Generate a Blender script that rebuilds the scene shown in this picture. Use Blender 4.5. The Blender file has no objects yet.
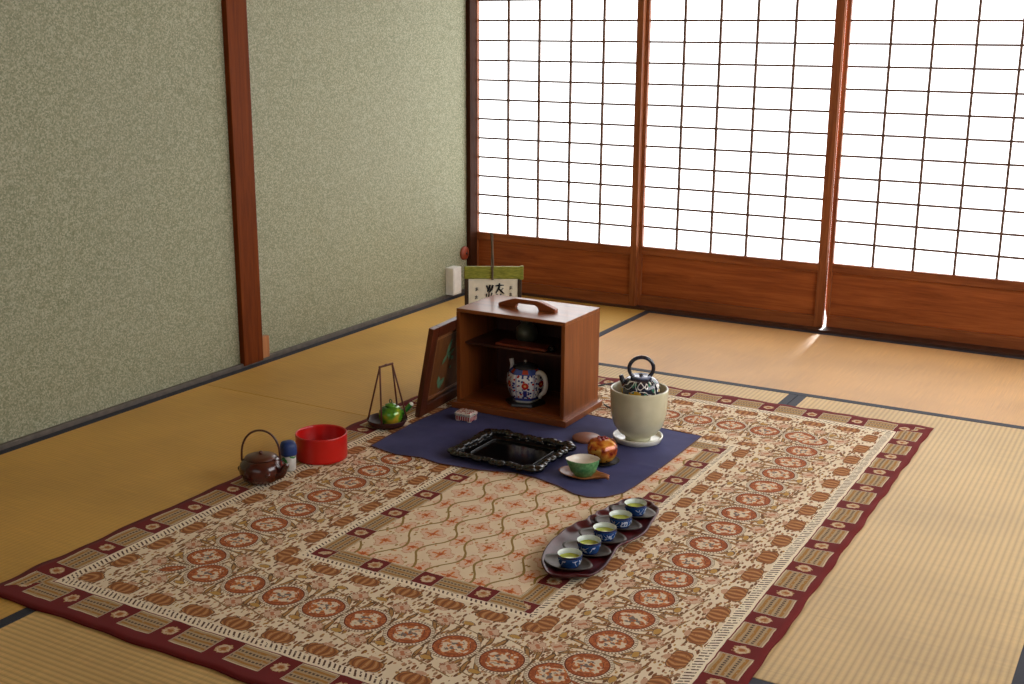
import bpy, bmesh, math, random
from mathutils import Vector, Matrix
random.seed(7)
PI = math.pi
SC = bpy.context.scene
COL = SC.collection

# ---------------------------------------------------------------- materials
def lin(c):
    return tuple((v / 255 / 12.92) if v / 255 <= .04045 else ((v / 255 + .055) / 1.055) ** 2.4 for v in c[:3]) + (1.0,)

class NT:
    """small node-tree helper with an expression layer"""
    def __init__(s, name):
        s.m = bpy.data.materials.new(name); s.m.use_nodes = True
        s.t = s.m.node_tree; s.t.nodes.clear()
        s.out = s.t.nodes.new('ShaderNodeOutputMaterial')
    def n(s, typ, **kw):
        nd = s.t.nodes.new(typ)
        for k, v in kw.items(): setattr(nd, k, v)
        return nd
    def link(s, a, b): s.t.links.new(a, b)
    def put(s, v, sock):
        if isinstance(v, E): s.link(v.s, sock)
        elif isinstance(v, bpy.types.NodeSocket): s.link(v, sock)
        else: sock.default_value = v
    def math(s, op, *a, clamp=False):
        nd = s.n('ShaderNodeMath', operation=op); nd.use_clamp = clamp
        for i, v in enumerate(a): s.put(v, nd.inputs[i])
        return E(s, nd.outputs[0])
    def coord(s, kind='Object'):
        return s.n('ShaderNodeTexCoord').outputs[kind]
    def xyz(s, v=None):
        sp = s.n('ShaderNodeSeparateXYZ'); s.put(v if v is not None else s.coord(), sp.inputs[0])
        return [E(s, o) for o in sp.outputs]
    def vec(s, x, y, z=0.0):
        c = s.n('ShaderNodeCombineXYZ')
        for i, v in enumerate((x, y, z)): s.put(v, c.inputs[i])
        return c.outputs[0]
    def mapping(s, scale=(1, 1, 1), rot=(0, 0, 0), v=None):
        mp = s.n('ShaderNodeMapping'); s.put(v if v is not None else s.coord(), mp.inputs[0])
        mp.inputs['Scale'].default_value = scale; mp.inputs['Rotation'].default_value = rot
        return mp.outputs[0]
    def noise(s, scale, v=None, detail=2, rough=.5, dist=0):
        nd = s.n('ShaderNodeTexNoise'); s.put(v if v is not None else s.coord(), nd.inputs['Vector'])
        nd.inputs['Scale'].default_value = scale; nd.inputs['Detail'].default_value = detail
        nd.inputs['Roughness'].default_value = rough; nd.inputs['Distortion'].default_value = dist
        return E(s, nd.outputs[0])
    def voronoi(s, scale, v=None, out='Distance', rnd=1.0):
        nd = s.n('ShaderNodeTexVoronoi'); s.put(v if v is not None else s.coord(), nd.inputs['Vector'])
        nd.inputs['Scale'].default_value = scale; nd.inputs['Randomness'].default_value = rnd
        if out == 'Distance': return E(s, nd.outputs['Distance'])
        sp = s.n('ShaderNodeSeparateColor'); s.link(nd.outputs['Color'], sp.inputs[0])
        return E(s, nd.outputs['Distance']), E(s, sp.outputs[0]), E(s, sp.outputs[1])
    def mix(s, a, b, fac):
        nd = s.n('ShaderNodeMix', data_type='RGBA')
        s.put(fac, nd.inputs['Factor'])
        for v, i in ((a, 6), (b, 7)):
            s.put(lin(v) if isinstance(v, tuple) and len(v) == 3 else v, nd.inputs[i])
        return nd.outputs[2]
    def ramp(s, fac, stops, interp='LINEAR'):
        nd = s.n('ShaderNodeValToRGB'); nd.color_ramp.interpolation = interp
        el = nd.color_ramp.elements
        while len(el) < len(stops): el.new(.5)
        for e, (p, c) in zip(el, stops): e.position = p; e.color = lin(c)
        s.put(fac, nd.inputs[0]); return nd.outputs[0]
    def finish(s, color, rough=.5, metal=0, spec=.5, bump=None, bstr=.3, bdist=.002, coat=0, sheen=0, emit=None, estr=0):
        b = s.n('ShaderNodeBsdfPrincipled')
        s.put(lin(color) if isinstance(color, tuple) and len(color) == 3 else color, b.inputs['Base Color'])
        s.put(rough, b.inputs['Roughness']); b.inputs['Metallic'].default_value = metal
        b.inputs['Specular IOR Level'].default_value = spec
        b.inputs['Coat Weight'].default_value = coat; b.inputs['Coat Roughness'].default_value = .08
        b.inputs['Sheen Weight'].default_value = sheen
        if emit: b.inputs['Emission Color'].default_value = emit; b.inputs['Emission Strength'].default_value = estr
        if bump is not None:
            bp = s.n('ShaderNodeBump'); bp.inputs['Strength'].default_value = bstr; bp.inputs['Distance'].default_value = bdist
            s.put(bump, bp.inputs['Height']); s.link(bp.outputs[0], b.inputs['Normal'])
        s.link(b.outputs[0], s.out.inputs[0]); s.bsdf = b
        return s.m

class E:
    def __init__(s, nt, sock): s.nt = nt; s.s = sock
    def _b(s, op, a, b): return s.nt.math(op, a, b)
    def __add__(s, o): return s._b('ADD', s, o)
    __radd__ = __add__
    def __sub__(s, o): return s._b('SUBTRACT', s, o)
    def __rsub__(s, o): return s._b('SUBTRACT', o, s)
    def __mul__(s, o): return s._b('MULTIPLY', s, o)
    __rmul__ = __mul__
    def __truediv__(s, o): return s._b('DIVIDE', s, o)
    def __neg__(s): return s._b('MULTIPLY', s, -1.0)
    def abs(s): return s.nt.math('ABSOLUTE', s)
    def sin(s): return s.nt.math('SINE', s)
    def cos(s): return s.nt.math('COSINE', s)
    def sqrt(s): return s.nt.math('SQRT', s)
    def floor(s): return s.nt.math('FLOOR', s)
    def min(s, o): return s._b('MINIMUM', s, o)
    def max(s, o): return s._b('MAXIMUM', s, o)
    def lt(s, o): return s._b('LESS_THAN', s, o)
    def gt(s, o): return s._b('GREATER_THAN', s, o)
    def band(s, a, b): return s.gt(a) * s.lt(b)
    def rep(s, p, ph=0.0):       # signed distance to the nearest multiple of p (phase ph)
        return s.nt.math('WRAP', s - ph, -p / 2, p / 2)
    def pick(s, a, b): return b + s * (a - b)      # s ? a : b

_plain = {}
def plain(name, col, rough=.5, metal=0, spec=.5, coat=0, var=.12, scale=40, bump=0, bs=200):
    t = NT(name)
    k = t.noise(scale, detail=3)
    dark = tuple(int(v * (1 - var)) for v in col); lite = tuple(min(255, int(v * (1 + var))) for v in col)
    c = t.ramp(k, [(.3, dark), (.7, lite)])
    return t.finish(c, rough, metal, spec, bump=t.noise(bs) if bump else None, bstr=bump, coat=coat)

def wood(name, dark, lite, axis='x', rough=.4, spec=.5, scale=1.0, coat=0.0):
    t = NT(name)
    s = {'x': (2.2, 34, 34), 'y': (34, 2.2, 34), 'z': (34, 34, 2.2)}[axis]
    v = t.mapping(tuple(a * scale for a in s))
    a = t.noise(1.0, v, detail=6, rough=.62, dist=.7)
    b = t.noise(5.0, v, detail=3, rough=.6)
    f = a * .75 + b * .25
    c = t.ramp(f, [(.34, dark), (.5, tuple((p + q) // 2 for p, q in zip(dark, lite))), (.68, lite)])
    return t.finish(c, rough, spec=spec, bump=b, bstr=.12, bdist=.001, coat=coat)

M = {}
M['panel_wood'] = wood('shoji_board_wood', (122, 58, 22), (178, 98, 48), 'x', .42, spec=.3)
M['frame_wood_z'] = wood('frame_wood_upright', (116, 60, 28), (160, 94, 52), 'z', .42, spec=.3)
M['frame_wood_x'] = wood('frame_wood_rail', (116, 58, 26), (160, 92, 50), 'x', .42, spec=.3)
M['kumiko'] = plain('lattice_wood', (100, 76, 64), .7, spec=.2)
M['post'] = wood('post_wood', (86, 38, 12), (124, 60, 22), 'z', .6, spec=.06)
M['corner_post'] = wood('corner_post_wood', (44, 22, 12), (70, 38, 22), 'z', .6, spec=.06)
M['block'] = wood('block_wood', (158, 98, 52), (196, 132, 78), 'z', .5)
M['cab_x'] = wood('cabinet_wood_horizontal', (108, 54, 20), (154, 88, 40), 'x', .33, coat=.12)
M['cab_z'] = wood('cabinet_wood_vertical', (106, 52, 18), (152, 84, 36), 'z', .38, spec=.35)
M['cab_in'] = wood('cabinet_inner_wood_shaded', (52, 22, 10), (84, 38, 18), 'z', .5)  # darkened to put the shade inside the cabinet into the wood colour
M['cab_back'] = wood('cabinet_back_wood_shaded', (50, 22, 12), (78, 38, 22), 'z', .5)  # darkened like the inner wood, for the shade at the back
M['handle_wood'] = wood('handle_wood', (122, 58, 22), (160, 86, 42), 'x', .35)
M['door_wood'] = wood('leaning_panel_frame_wood', (64, 26, 12), (98, 44, 20), 'z', .35)
M['door_panel'] = wood('leaning_panel_board_wood', (96, 54, 24), (138, 84, 40), 'z', .42)
M['ceiling'] = wood('ceiling_boards', (150, 112, 74), (190, 150, 106), 'x', .6)

def wall_mat():
    t = NT('sand_plaster')
    vd, vr, vg = t.voronoi(230, out='c')
    n1 = vr * .55 + t.noise(120, detail=4, rough=.9) * .45; n2 = t.noise(2.2, detail=2)
    c = t.ramp(n1, [(.20, (112, 118, 86)), (.5, (144, 146, 116)), (.80, (178, 176, 150))])
    c = t.mix(c, (150, 150, 134), t.math('MULTIPLY', n2, .3))
    return t.finish(c, .7, spec=.35, bump=n1, bstr=.12, bdist=.001)
M['plaster'] = wall_mat()
M['base_trim'] = plain('base_trim_paint', (92, 84, 76), .5)
M['dark_slot'] = wood('threshold_wood', (52, 28, 16), (84, 48, 28), 'x', .5)

def tatami_mat(name, long_y, base, tint, ribk=1.0):
    """rush mat: fine ribs 15 mm apart along the long side, warp threads between"""
    t = NT(name)
    x, y, z = t.xyz()
    u, v = (x, y) if long_y else (y, x)            # u across the ribs, v along them
    rib = (u * (2 * PI / .0153)).cos()
    wob = t.noise(1.0, t.mapping((500, 6, 1) if not long_y else (6, 500, 1)), detail=3, rough=.7)
    blot = t.noise(2.5, detail=3)
    f = rib * (.09 * ribk) + wob * .55 + blot * .42
    lo = tuple(int(a * .82) for a in base); hi = tuple(min(255, int(a * 1.1)) for a in base)
    c = t.ramp(f, [(.26, lo), (.72, hi)])
    groove = rib.lt(-.86)
    c = t.mix(c, tint, groove * (.35 * ribk))
    r = .46 + wob * .16
    return t.finish(c, r, spec=.45, bump=rib * (.5 * ribk) + wob * .5, bstr=.22, bdist=.002)
M['tat_left'] = tatami_mat('rush_ochre_sheen_tone', True, (204, 160, 78), (160, 116, 50), .3)  # deeper ochre stands in for the duller sheen at this viewing angle
M['tat_y'] = tatami_mat('rush_lengthwise', True, (200, 169, 110), (168, 132, 76))
M['tat_x'] = tatami_mat('rush_crosswise', False, (210, 176, 112), (176, 138, 78))
M['tat_back'] = tatami_mat('smooth_rush', False, (202, 156, 98), (168, 126, 76), .2)
def heri_mat():
    t = NT('navy_cloth_band')
    w = t.noise(900, detail=1)
    return t.finish(t.ramp(w, [(.3, (36, 38, 46)), (.7, (58, 62, 74))]), .7, spec=.3, bump=w, bstr=.2, bdist=.0005)
M['heri'] = heri_mat()
M['slab'] = plain('subfloor', (120, 92, 60), .8)

def paper_mat():
    t = NT('backlit_shoji_paper')
    b = t.n('ShaderNodeBsdfDiffuse'); b.inputs[0].default_value = (.8, .8, .8, 1)
    e = t.n('ShaderNodeEmission'); e.inputs[0].default_value = (.97, .985, 1, 1); e.inputs[1].default_value = PAPER
    a = t.n('ShaderNodeAddShader'); t.link(b.outputs[0], a.inputs[0]); t.link(e.outputs[0], a.inputs[1])
    t.link(a.outputs[0], t.out.inputs[0]); return t.m
PAPER = 2.3
M['paper'] = paper_mat()

# ---------------------------------------------------------------- mesh building
class MB:
    def __init__(s): s.bm = bmesh.new(); s.mi = 0
    def _mark(s, faces, smooth):
        for f in faces: f.material_index = s.mi; f.smooth = smooth
    def box(s, c, d, bev=0.0, rot=None, seg=2):
        b = bmesh.new(); bmesh.ops.create_cube(b, size=1)
        bmesh.ops.scale(b, vec=d, verts=b.verts)
        if bev: bmesh.ops.bevel(b, geom=b.edges[:], offset=bev, segments=seg, affect='EDGES', profile=.5)
        if rot is not None: bmesh.ops.transform(b, matrix=rot.to_4x4(), verts=b.verts)
        bmesh.ops.translate(b, vec=c, verts=b.verts)
        return s._merge(b, False)
    def _merge(s, b, smooth):
        me = bpy.data.meshes.new('tmp'); b.to_mesh(me); b.free()
        n = len(s.bm.faces); s.bm.from_mesh(me); bpy.data.meshes.remove(me)
        s.bm.faces.ensure_lookup_table(); s._mark(s.bm.faces[n:], smooth); return s
    def b3(s, x0, x1, y0, y1, z0, z1, bev=0.0):
        return s.box(((x0 + x1) / 2, (y0 + y1) / 2, (z0 + z1) / 2), (abs(x1 - x0), abs(y1 - y0), abs(z1 - z0)), bev)
    def lathe(s, prof, seg=40, c=(0, 0, 0), sx=1.0, sy=1.0, fn=None, close=True, smooth=True):
        """profile of (r, z); fn(angle, r, z) -> radius factor"""
        b = bmesh.new(); rings = []
        for r, z in prof:
            if r < 1e-6: rings.append([b.verts.new((c[0], c[1], c[2] + z))])
            else:
                ring = []
                for i in range(seg):
                    a = 2 * PI * i / seg; k = fn(a, r, z) if fn else 1.0
                    ring.append(b.verts.new((c[0] + r * k * math.cos(a) * sx, c[1] + r * k * math.sin(a) * sy, c[2] + z)))
                rings.append(ring)
        for p, q in zip(rings, rings[1:]):
            for i in range(seg):
                j = (i + 1) % seg
                if len(p) == 1 and len(q) == 1: continue
                if len(p) == 1: b.faces.new((p[0], q[i], q[j]))
                elif len(q) == 1: b.faces.new((p[i], p[j], q[0]))
                else: b.faces.new((p[i], p[j], q[j], q[i]))
        bmesh.ops.recalc_face_normals(b, faces=b.faces)
        return s._merge(b, smooth)
    def tube(s, pts, r, seg=10, caps=True, closed=False, sub=6, flat=1.0):
        pts = [Vector(p) for p in pts]; n = len(pts)
        rr = r if isinstance(r, (list, tuple)) else [r] * n
        P, R = [], []
        if sub > 1 and n > 2:
            for i in range(n - (0 if closed else 1)):
                g = (lambda k: pts[k % n]) if closed else (lambda k: pts[min(max(k, 0), n - 1)])
                h = (lambda k: rr[k % n]) if closed else (lambda k: rr[min(max(k, 0), n - 1)])
                p0, p1, p2, p3 = g(i - 1), g(i), g(i + 1), g(i + 2)
                for k in range(sub):
                    t = k / sub
                    P.append(.5 * ((2 * p1) + (p2 - p0) * t + (2 * p0 - 5 * p1 + 4 * p2 - p3) * t * t + (3 * p1 - p0 - 3 * p2 + p3) * t ** 3))
                    R.append(h(i) * (1 - t) + h(i + 1) * t)
            if not closed: P.append(pts[-1]); R.append(rr[-1])
        else: P, R = pts, list(rr)
        b = bmesh.new(); m = len(P); rings = []; up = None
        for i in range(m):
            t = (P[(i + 1) % m] - P[i - 1]) if closed else (P[min(i + 1, m - 1)] - P[max(i - 1, 0)])
            t.normalize()
            if up is None:
                up = Vector((0, 0, 1)) if abs(t.z) < .9 else Vector((1, 0, 0))
            up = (up - t * up.dot(t)).normalized(); sd = t.cross(up)
            rings.append([b.verts.new(P[i] + (up * math.sin(2 * PI * k / seg) * flat + sd * math.cos(2 * PI * k / seg)) * R[i]) for k in range(seg)])
        for i in range(m if closed else m - 1):
            p, q = rings[i], rings[(i + 1) % m]
            for k in range(seg):
                b.faces.new((p[k], p[(k + 1) % seg], q[(k + 1) % seg], q[k]))
        if caps and not closed:
            b.faces.new(rings[0][::-1]); b.faces.new(rings[-1])
        bmesh.ops.recalc_face_normals(b, faces=b.faces)
        return s._merge(b, True)
    def prism(s, poly, z0, z1, bev=0.0, mat=None, smooth=False):
        b = bmesh.new()
        lo = [b.verts.new((p[0], p[1], z0)) for p in poly]
        f = b.faces.new(lo)
        ex = bmesh.ops.extrude_face_region(b, geom=[f])
        bmesh.ops.translate(b, vec=(0, 0, z1 - z0), verts=[v for v in ex['geom'] if isinstance(v, bmesh.types.BMVert)])
        bmesh.ops.recalc_face_normals(b, faces=b.faces)
        if bev:
            bmesh.ops.bevel(b, geom=[e for e in b.edges if abs(e.verts[0].co.z - e.verts[1].co.z) < 1e-6], offset=bev, segments=2, affect='EDGES')
        if mat is not None: bmesh.ops.transform(b, matrix=mat, verts=b.verts)
        return s._merge(b, smooth)
    def ball(s, c, r, sc=(1, 1, 1), u=20, v=14):
        b = bmesh.new(); bmesh.ops.create_uvsphere(b, u_segments=u, v_segments=v, radius=r)
        bmesh.ops.scale(b, vec=sc, verts=b.verts); bmesh.ops.translate(b, vec=c, verts=b.verts)
        return s._merge(b, True)
    def xf(s, mat): bmesh.ops.transform(s.bm, matrix=mat, verts=s.bm.verts); return s
    def build(s, name, mats, parent=None, loc=None, rz=0.0):
        me = bpy.data.meshes.new(name); s.bm.to_mesh(me); s.bm.free()
        for m in (mats if isinstance(mats, list) else [mats]): me.materials.append(m)
        o = bpy.data.objects.new(name, me); COL.objects.link(o)
        if parent: o.parent = parent
        if loc: o.location = loc
        if rz: o.rotation_euler.z = rz
        return o

def tag(o, label, cat, group=None):
    o['label'] = label; o['category'] = cat
    if group: o['group'] = group
    return o
def thing(name, label, cat, loc=(0, 0, 0), rz=0.0, group=None):
    o = bpy.data.objects.new(name, None); COL.objects.link(o)
    o.empty_display_size = .05
    o.location = loc; o.rotation_euler.z = rz
    return tag(o, label, cat, group)
def struct(o):
    o['kind'] = 'structure'; return o
def dup(root, loc, label, rz=None):
    r = root.copy(); COL.objects.link(r); r.location = loc
    if rz is not None: r.rotation_euler.z = rz
    r['label'] = label
    for ch in list(root.children):
        c = ch.copy(); COL.objects.link(c); c.parent = r
        for g in list(ch.children):
            d = g.copy(); COL.objects.link(d); d.parent = c
    return r

# ================================================================ THE ROOM
W = .955                        # tatami width
H = 2.45
XR, YF = 4 * W, -6 * W          # right wall, wall behind the camera
struct(MB().b3(-.05, XR + .05, YF - .05, .16, -.16, -.055).build('floor', M['slab']))
struct(MB().b3(-.10, 0, YF - .1, .2, -.16, H + .1).build('wall_left', M['plaster']))
fwl = MB()
FX0, FX1, FZ0, FZ1 = .7, 3.2, .6, 1.9                # opening for the added fill window behind the camera
fwl.b3(-.1, FX0, YF - .1, YF, -.16, H + .1); fwl.b3(FX1, XR + .1, YF - .1, YF, -.16, H + .1)
fwl.b3(FX0, FX1, YF - .1, YF, -.16, FZ0); fwl.b3(FX0, FX1, YF - .1, YF, FZ1, H + .1)
struct(fwl.build('wall_front', M['plaster']))
wb = MB()
wb.b3(0, XR, 0, .12, 1.83, H)                       # above the lintel
wb.b3(3.44, XR, 0, .12, -.16, 1.83)
struct(wb.build('wall_back', M['plaster']))
cl = MB()
for i in range(9):
    y1 = .15 - i * .67
    cl.b3(-.05, XR + .05, y1 - .665, y1, H, H + .02)
for i in range(14): cl.b3(-.05, XR + .05, -.42 * i - .03, -.42 * i, H - .03, H)
struct(cl.build('ceiling', M['ceiling']))
wr = MB()
WY0, WY1, WZ0, WZ1 = -3.1, -.45, .55, 1.85          # opening for the added fill window in the right wall
wr.b3(XR, XR + .1, WY1, .2, -.16, H + .1); wr.b3(XR, XR + .1, YF - .1, WY0, -.16, H + .1)
wr.b3(XR, XR + .1, WY0, WY1, -.16, WZ0); wr.b3(XR, XR + .1, WY0, WY1, WZ1, H + .1)
struct(wr.build('wall_right', M['plaster']))

# sliding shoji doors (four, each one track further out)
def shoji_door(name, x0, x1, gx0, gx1, yb, notch=False):
    ZB, ZG0, ZG1, ZT = .0085, .283, 1.723, 1.78
    T = .03
    root = MB()
    if notch:                                            # stile foot cut back, shaped to let a fan of daylight through
        mt = Matrix.Translation((0, yb + T, 0)) @ Matrix.Rotation(PI / 2, 4, 'X')
        root.prism([(x0 + .0090, ZB), (gx0, ZB), (gx0, ZT), (x0, ZT), (x0, .085), (x0 + .0075, .050)], 0, T, 0, mt)
    else: root.b3(x0, gx0, yb, yb + T, ZB, ZT, .0015)
    o = root.build(name, M['frame_wood_z']); struct(o)
    MB().b3(gx1, x1, yb, yb + T, ZB, ZT, .0015).build('stile', M['frame_wood_z'], o)
    MB().b3(gx0, gx1, yb, yb + T, ZG0 - .037, ZG0, .0015).build('middle_rail', M['frame_wood_x'], o)
    MB().b3(gx0, gx1, yb, yb + T, ZG1, ZT, .0015).build('top_rail', M['frame_wood_x'], o)
    MB().b3(gx0, gx1, yb, yb + T, ZB, ZB + .05, .0015).build('bottom_rail', M['frame_wood_x'], o)
    MB().b3(gx0, gx1, yb + .013, yb + .024, ZB + .05, ZG0 - .037).build('lower_board', M['panel_wood'], o)
    MB().b3(gx0, gx1, yb + .020, yb + .0215, ZG0, ZG1).build('paper', M['paper'], o)
    k = MB()
    for i in range(1, 5):
        x = gx0 + (gx1 - gx0) * i / 5; k.b3(x - .0046, x + .0046, yb + .008, yb + .0195, ZG0, ZG1)
    for j in range(1, 16):
        z = ZG0 + (ZG1 - ZG0) * j / 16; k.b3(gx0, gx1, yb + .011, yb + .0192, z - .0042, z + .0042)
    k.build('lattice', M['kumiko'], o)
    return o
shoji_door('door_1', -.005, .862, .024, .832, .0)
shoji_door('door_2', .846, 1.717, .876, 1.681, .033)
shoji_door('door_3', 1.7161, 2.60, 1.735, 2.545, .066, notch=True)
shoji_door('door_4', 2.60, 3.45, 2.635, 3.415, .033)
struct(MB().b3(0, 3.45, -.012, .12, -.06, .010, .001).build('trim_1', M['dark_slot']))
struct(MB().b3(0, 3.45, -.03, .12, 1.78, 1.83, .002).build('trim_2', M['frame_wood_x']))
struct(MB().b3(-.005, .022, -.062, .0, .0, H, .002).build('trim_3', M['corner_post']))
struct(MB().b3(-.005, .022, -1.672, -1.566, .006, H, .003).build('trim_4', M['post']))
struct(MB().b3(0, .016, YF, -.062, -.055, .015, .002).build('baseboard_left', M['base_trim']))
tag(MB().b3(.0, .02, -1.566, -1.528, .012, .095, .002).build('wood_block', M['block']),
    'small pale wooden block on the left wall at the foot of the brown post', 'block')

# unseen window in the right wall, added as fill light
wf = MB()
for z in (WZ0 + .025, WZ1 - .025): wf.b3(XR - .01, XR + .05, WY0, WY1, z - .025, z + .025)
for i in range(5):
    y = WY0 + .025 + (WY1 - WY0 - .05) * i / 4; wf.b3(XR - .01, XR + .05, y - .025, y + .025, WZ0, WZ1)
win = struct(wf.build('fill_window_1', M['frame_wood_z']))
def paper2(strength):
    t = NT('fill_window_paper')
    b = t.n('ShaderNodeBsdfDiffuse'); b.inputs[0].default_value = (.8, .8, .8, 1)
    e = t.n('ShaderNodeEmission'); e.inputs[0].default_value = (.95, .975, 1, 1); e.inputs[1].default_value = strength
    a = t.n('ShaderNodeAddShader'); t.link(b.outputs[0], a.inputs[0]); t.link(e.outputs[0], a.inputs[1])
    t.link(a.outputs[0], t.out.inputs[0]); return t.m
FILL_WINDOW = 4.4
MB().b3(XR + .03, XR + .032, WY0, WY1, WZ0, WZ1).build('paper', paper2(FILL_WINDOW), win)
kk = MB()
for j in range(1, 8): z = WZ0 + (WZ1 - WZ0) * j / 8; kk.b3(XR + .018, XR + .029, WY0, WY1, z - .003, z + .003)
for j in range(1, 20): y = WY0 + (WY1 - WY0) * j / 20; kk.b3(XR + .018, XR + .029, y - .0035, y + .0035, WZ0, WZ1)
kk.build('lattice', M['kumiko'], win)

w2 = MB()  # unseen window behind the camera, added as weak fill light
for z in (FZ0 + .025, FZ1 - .025): w2.b3(FX0, FX1, YF - .05, YF + .01, z - .025, z + .025)
for i in range(4):
    x = FX0 + .025 + (FX1 - FX0 - .05) * i / 3; w2.b3(x - .025, x + .025, YF - .05, YF + .01, FZ0, FZ1)
win2 = struct(w2.build('fill_window_2', M['frame_wood_z']))
MB().b3(FX0, FX1, YF - .032, YF - .03, FZ0, FZ1).build('paper', paper2(.6), win2)
kk = MB()
for j in range(1, 9): z = FZ0 + (FZ1 - FZ0) * j / 9; kk.b3(FX0, FX1, YF - .029, YF - .018, z - .003, z + .003)
for j in range(1, 15): x = FX0 + (FX1 - FX0) * j / 15; kk.b3(x - .0035, x + .0035, YF - .029, YF - .018, FZ0, FZ1)
kk.build('lattice', M['kumiko'], win2)

# tatami mats
def mat_(x0, x1, y0, y1, long_y, surf, label):
    g = .0012
    r = thing('tatami_mat', label, 'tatami mat', ((x0 + x1) / 2, (y0 + y1) / 2, -.055), group='tatami mats on the floor')
    hw, hl = (x1 - x0) / 2 - g, (y1 - y0) / 2 - g
    if long_y:
        MB().b3(-hw + .03, hw - .03, -hl, hl, 0, .055, .001).build('rush_cover', surf, r)
        for s in (-1, 1): MB().b3(s * (hw - .03), s * hw, -hl, hl, 0, .0556, .001).build('cloth_border', M['heri'], r)
    else:
        MB().b3(-hw, hw, -hl + .03, hl - .03, 0, .055, .001).build('rush_cover', surf, r)
        for s in (-1, 1): MB().b3(-hw, hw, s * (hl - .03), s * hl, 0, .0556, .001).build('cloth_border', M['heri'], r)
    return r
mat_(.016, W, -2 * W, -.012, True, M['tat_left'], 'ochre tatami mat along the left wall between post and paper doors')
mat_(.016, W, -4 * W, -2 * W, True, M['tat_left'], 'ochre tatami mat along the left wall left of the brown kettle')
mat_(W, 3 * W, -W, -.012, False, M['tat_back'], 'pale tatami mat running along the foot of the paper doors')
mat_(W, 2 * W, -3 * W, -W, True, M['tat_y'], 'tatami mat lying almost wholly under the patterned rug')
mat_(2 * W, 3 * W, -3 * W, -W, True, M['tat_y'], 'light ribbed tatami mat right of the patterned rug')
mat_(W, 3 * W, -4 * W, -3 * W, False, M['tat_x'], 'light ribbed tatami mat in front of the rug')
mat_(3 * W, 4 * W, -4 * W, -2 * W, True, M['tat_y'], 'tatami mat at the lower right corner of the photo, only its dark border showing')
struct(MB().b3(3 * W, 4 * W, -2 * W, -.012, -.055, 0).b3(.016, 4 * W, YF, -4 * W, -.055, 0).build('floor', M['tat_x']))

# wall fittings near the corner
r = thing('wall_box', 'white plastic box low on the left wall near the corner', 'box', (0, -.218, .015))
MB().b3(0, .046, -.036, .036, 0, .13, .004).build('housing', plain('white_plastic', (226, 224, 218), .4, var=.03), r)
MB().b3(.0455, .0475, -.028, .026, .012, .118, .001).build('cover', plain('white_plastic_cover', (232, 230, 224), .4, var=.03), r)
r = thing('wall_disc', 'round red-brown wooden disc on the left wall beside the corner post', 'wooden disc', (0, -.09, .19))
ry = Matrix.Rotation(PI / 2, 4, 'Y')
MB().lathe([(0, 0), (.032, 0), (.034, .004), (.032, .012), (.018, .016), (0, .016)], 28).xf(ry).build('rim', plain('red_wood', (142, 62, 38), .45), r)
MB().lathe([(0, .0155), (.006, .0155), (.006, .019), (0, .0195)], 14).xf(ry).build('pin', plain('dark_pin', (50, 30, 26), .4), r)

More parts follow.
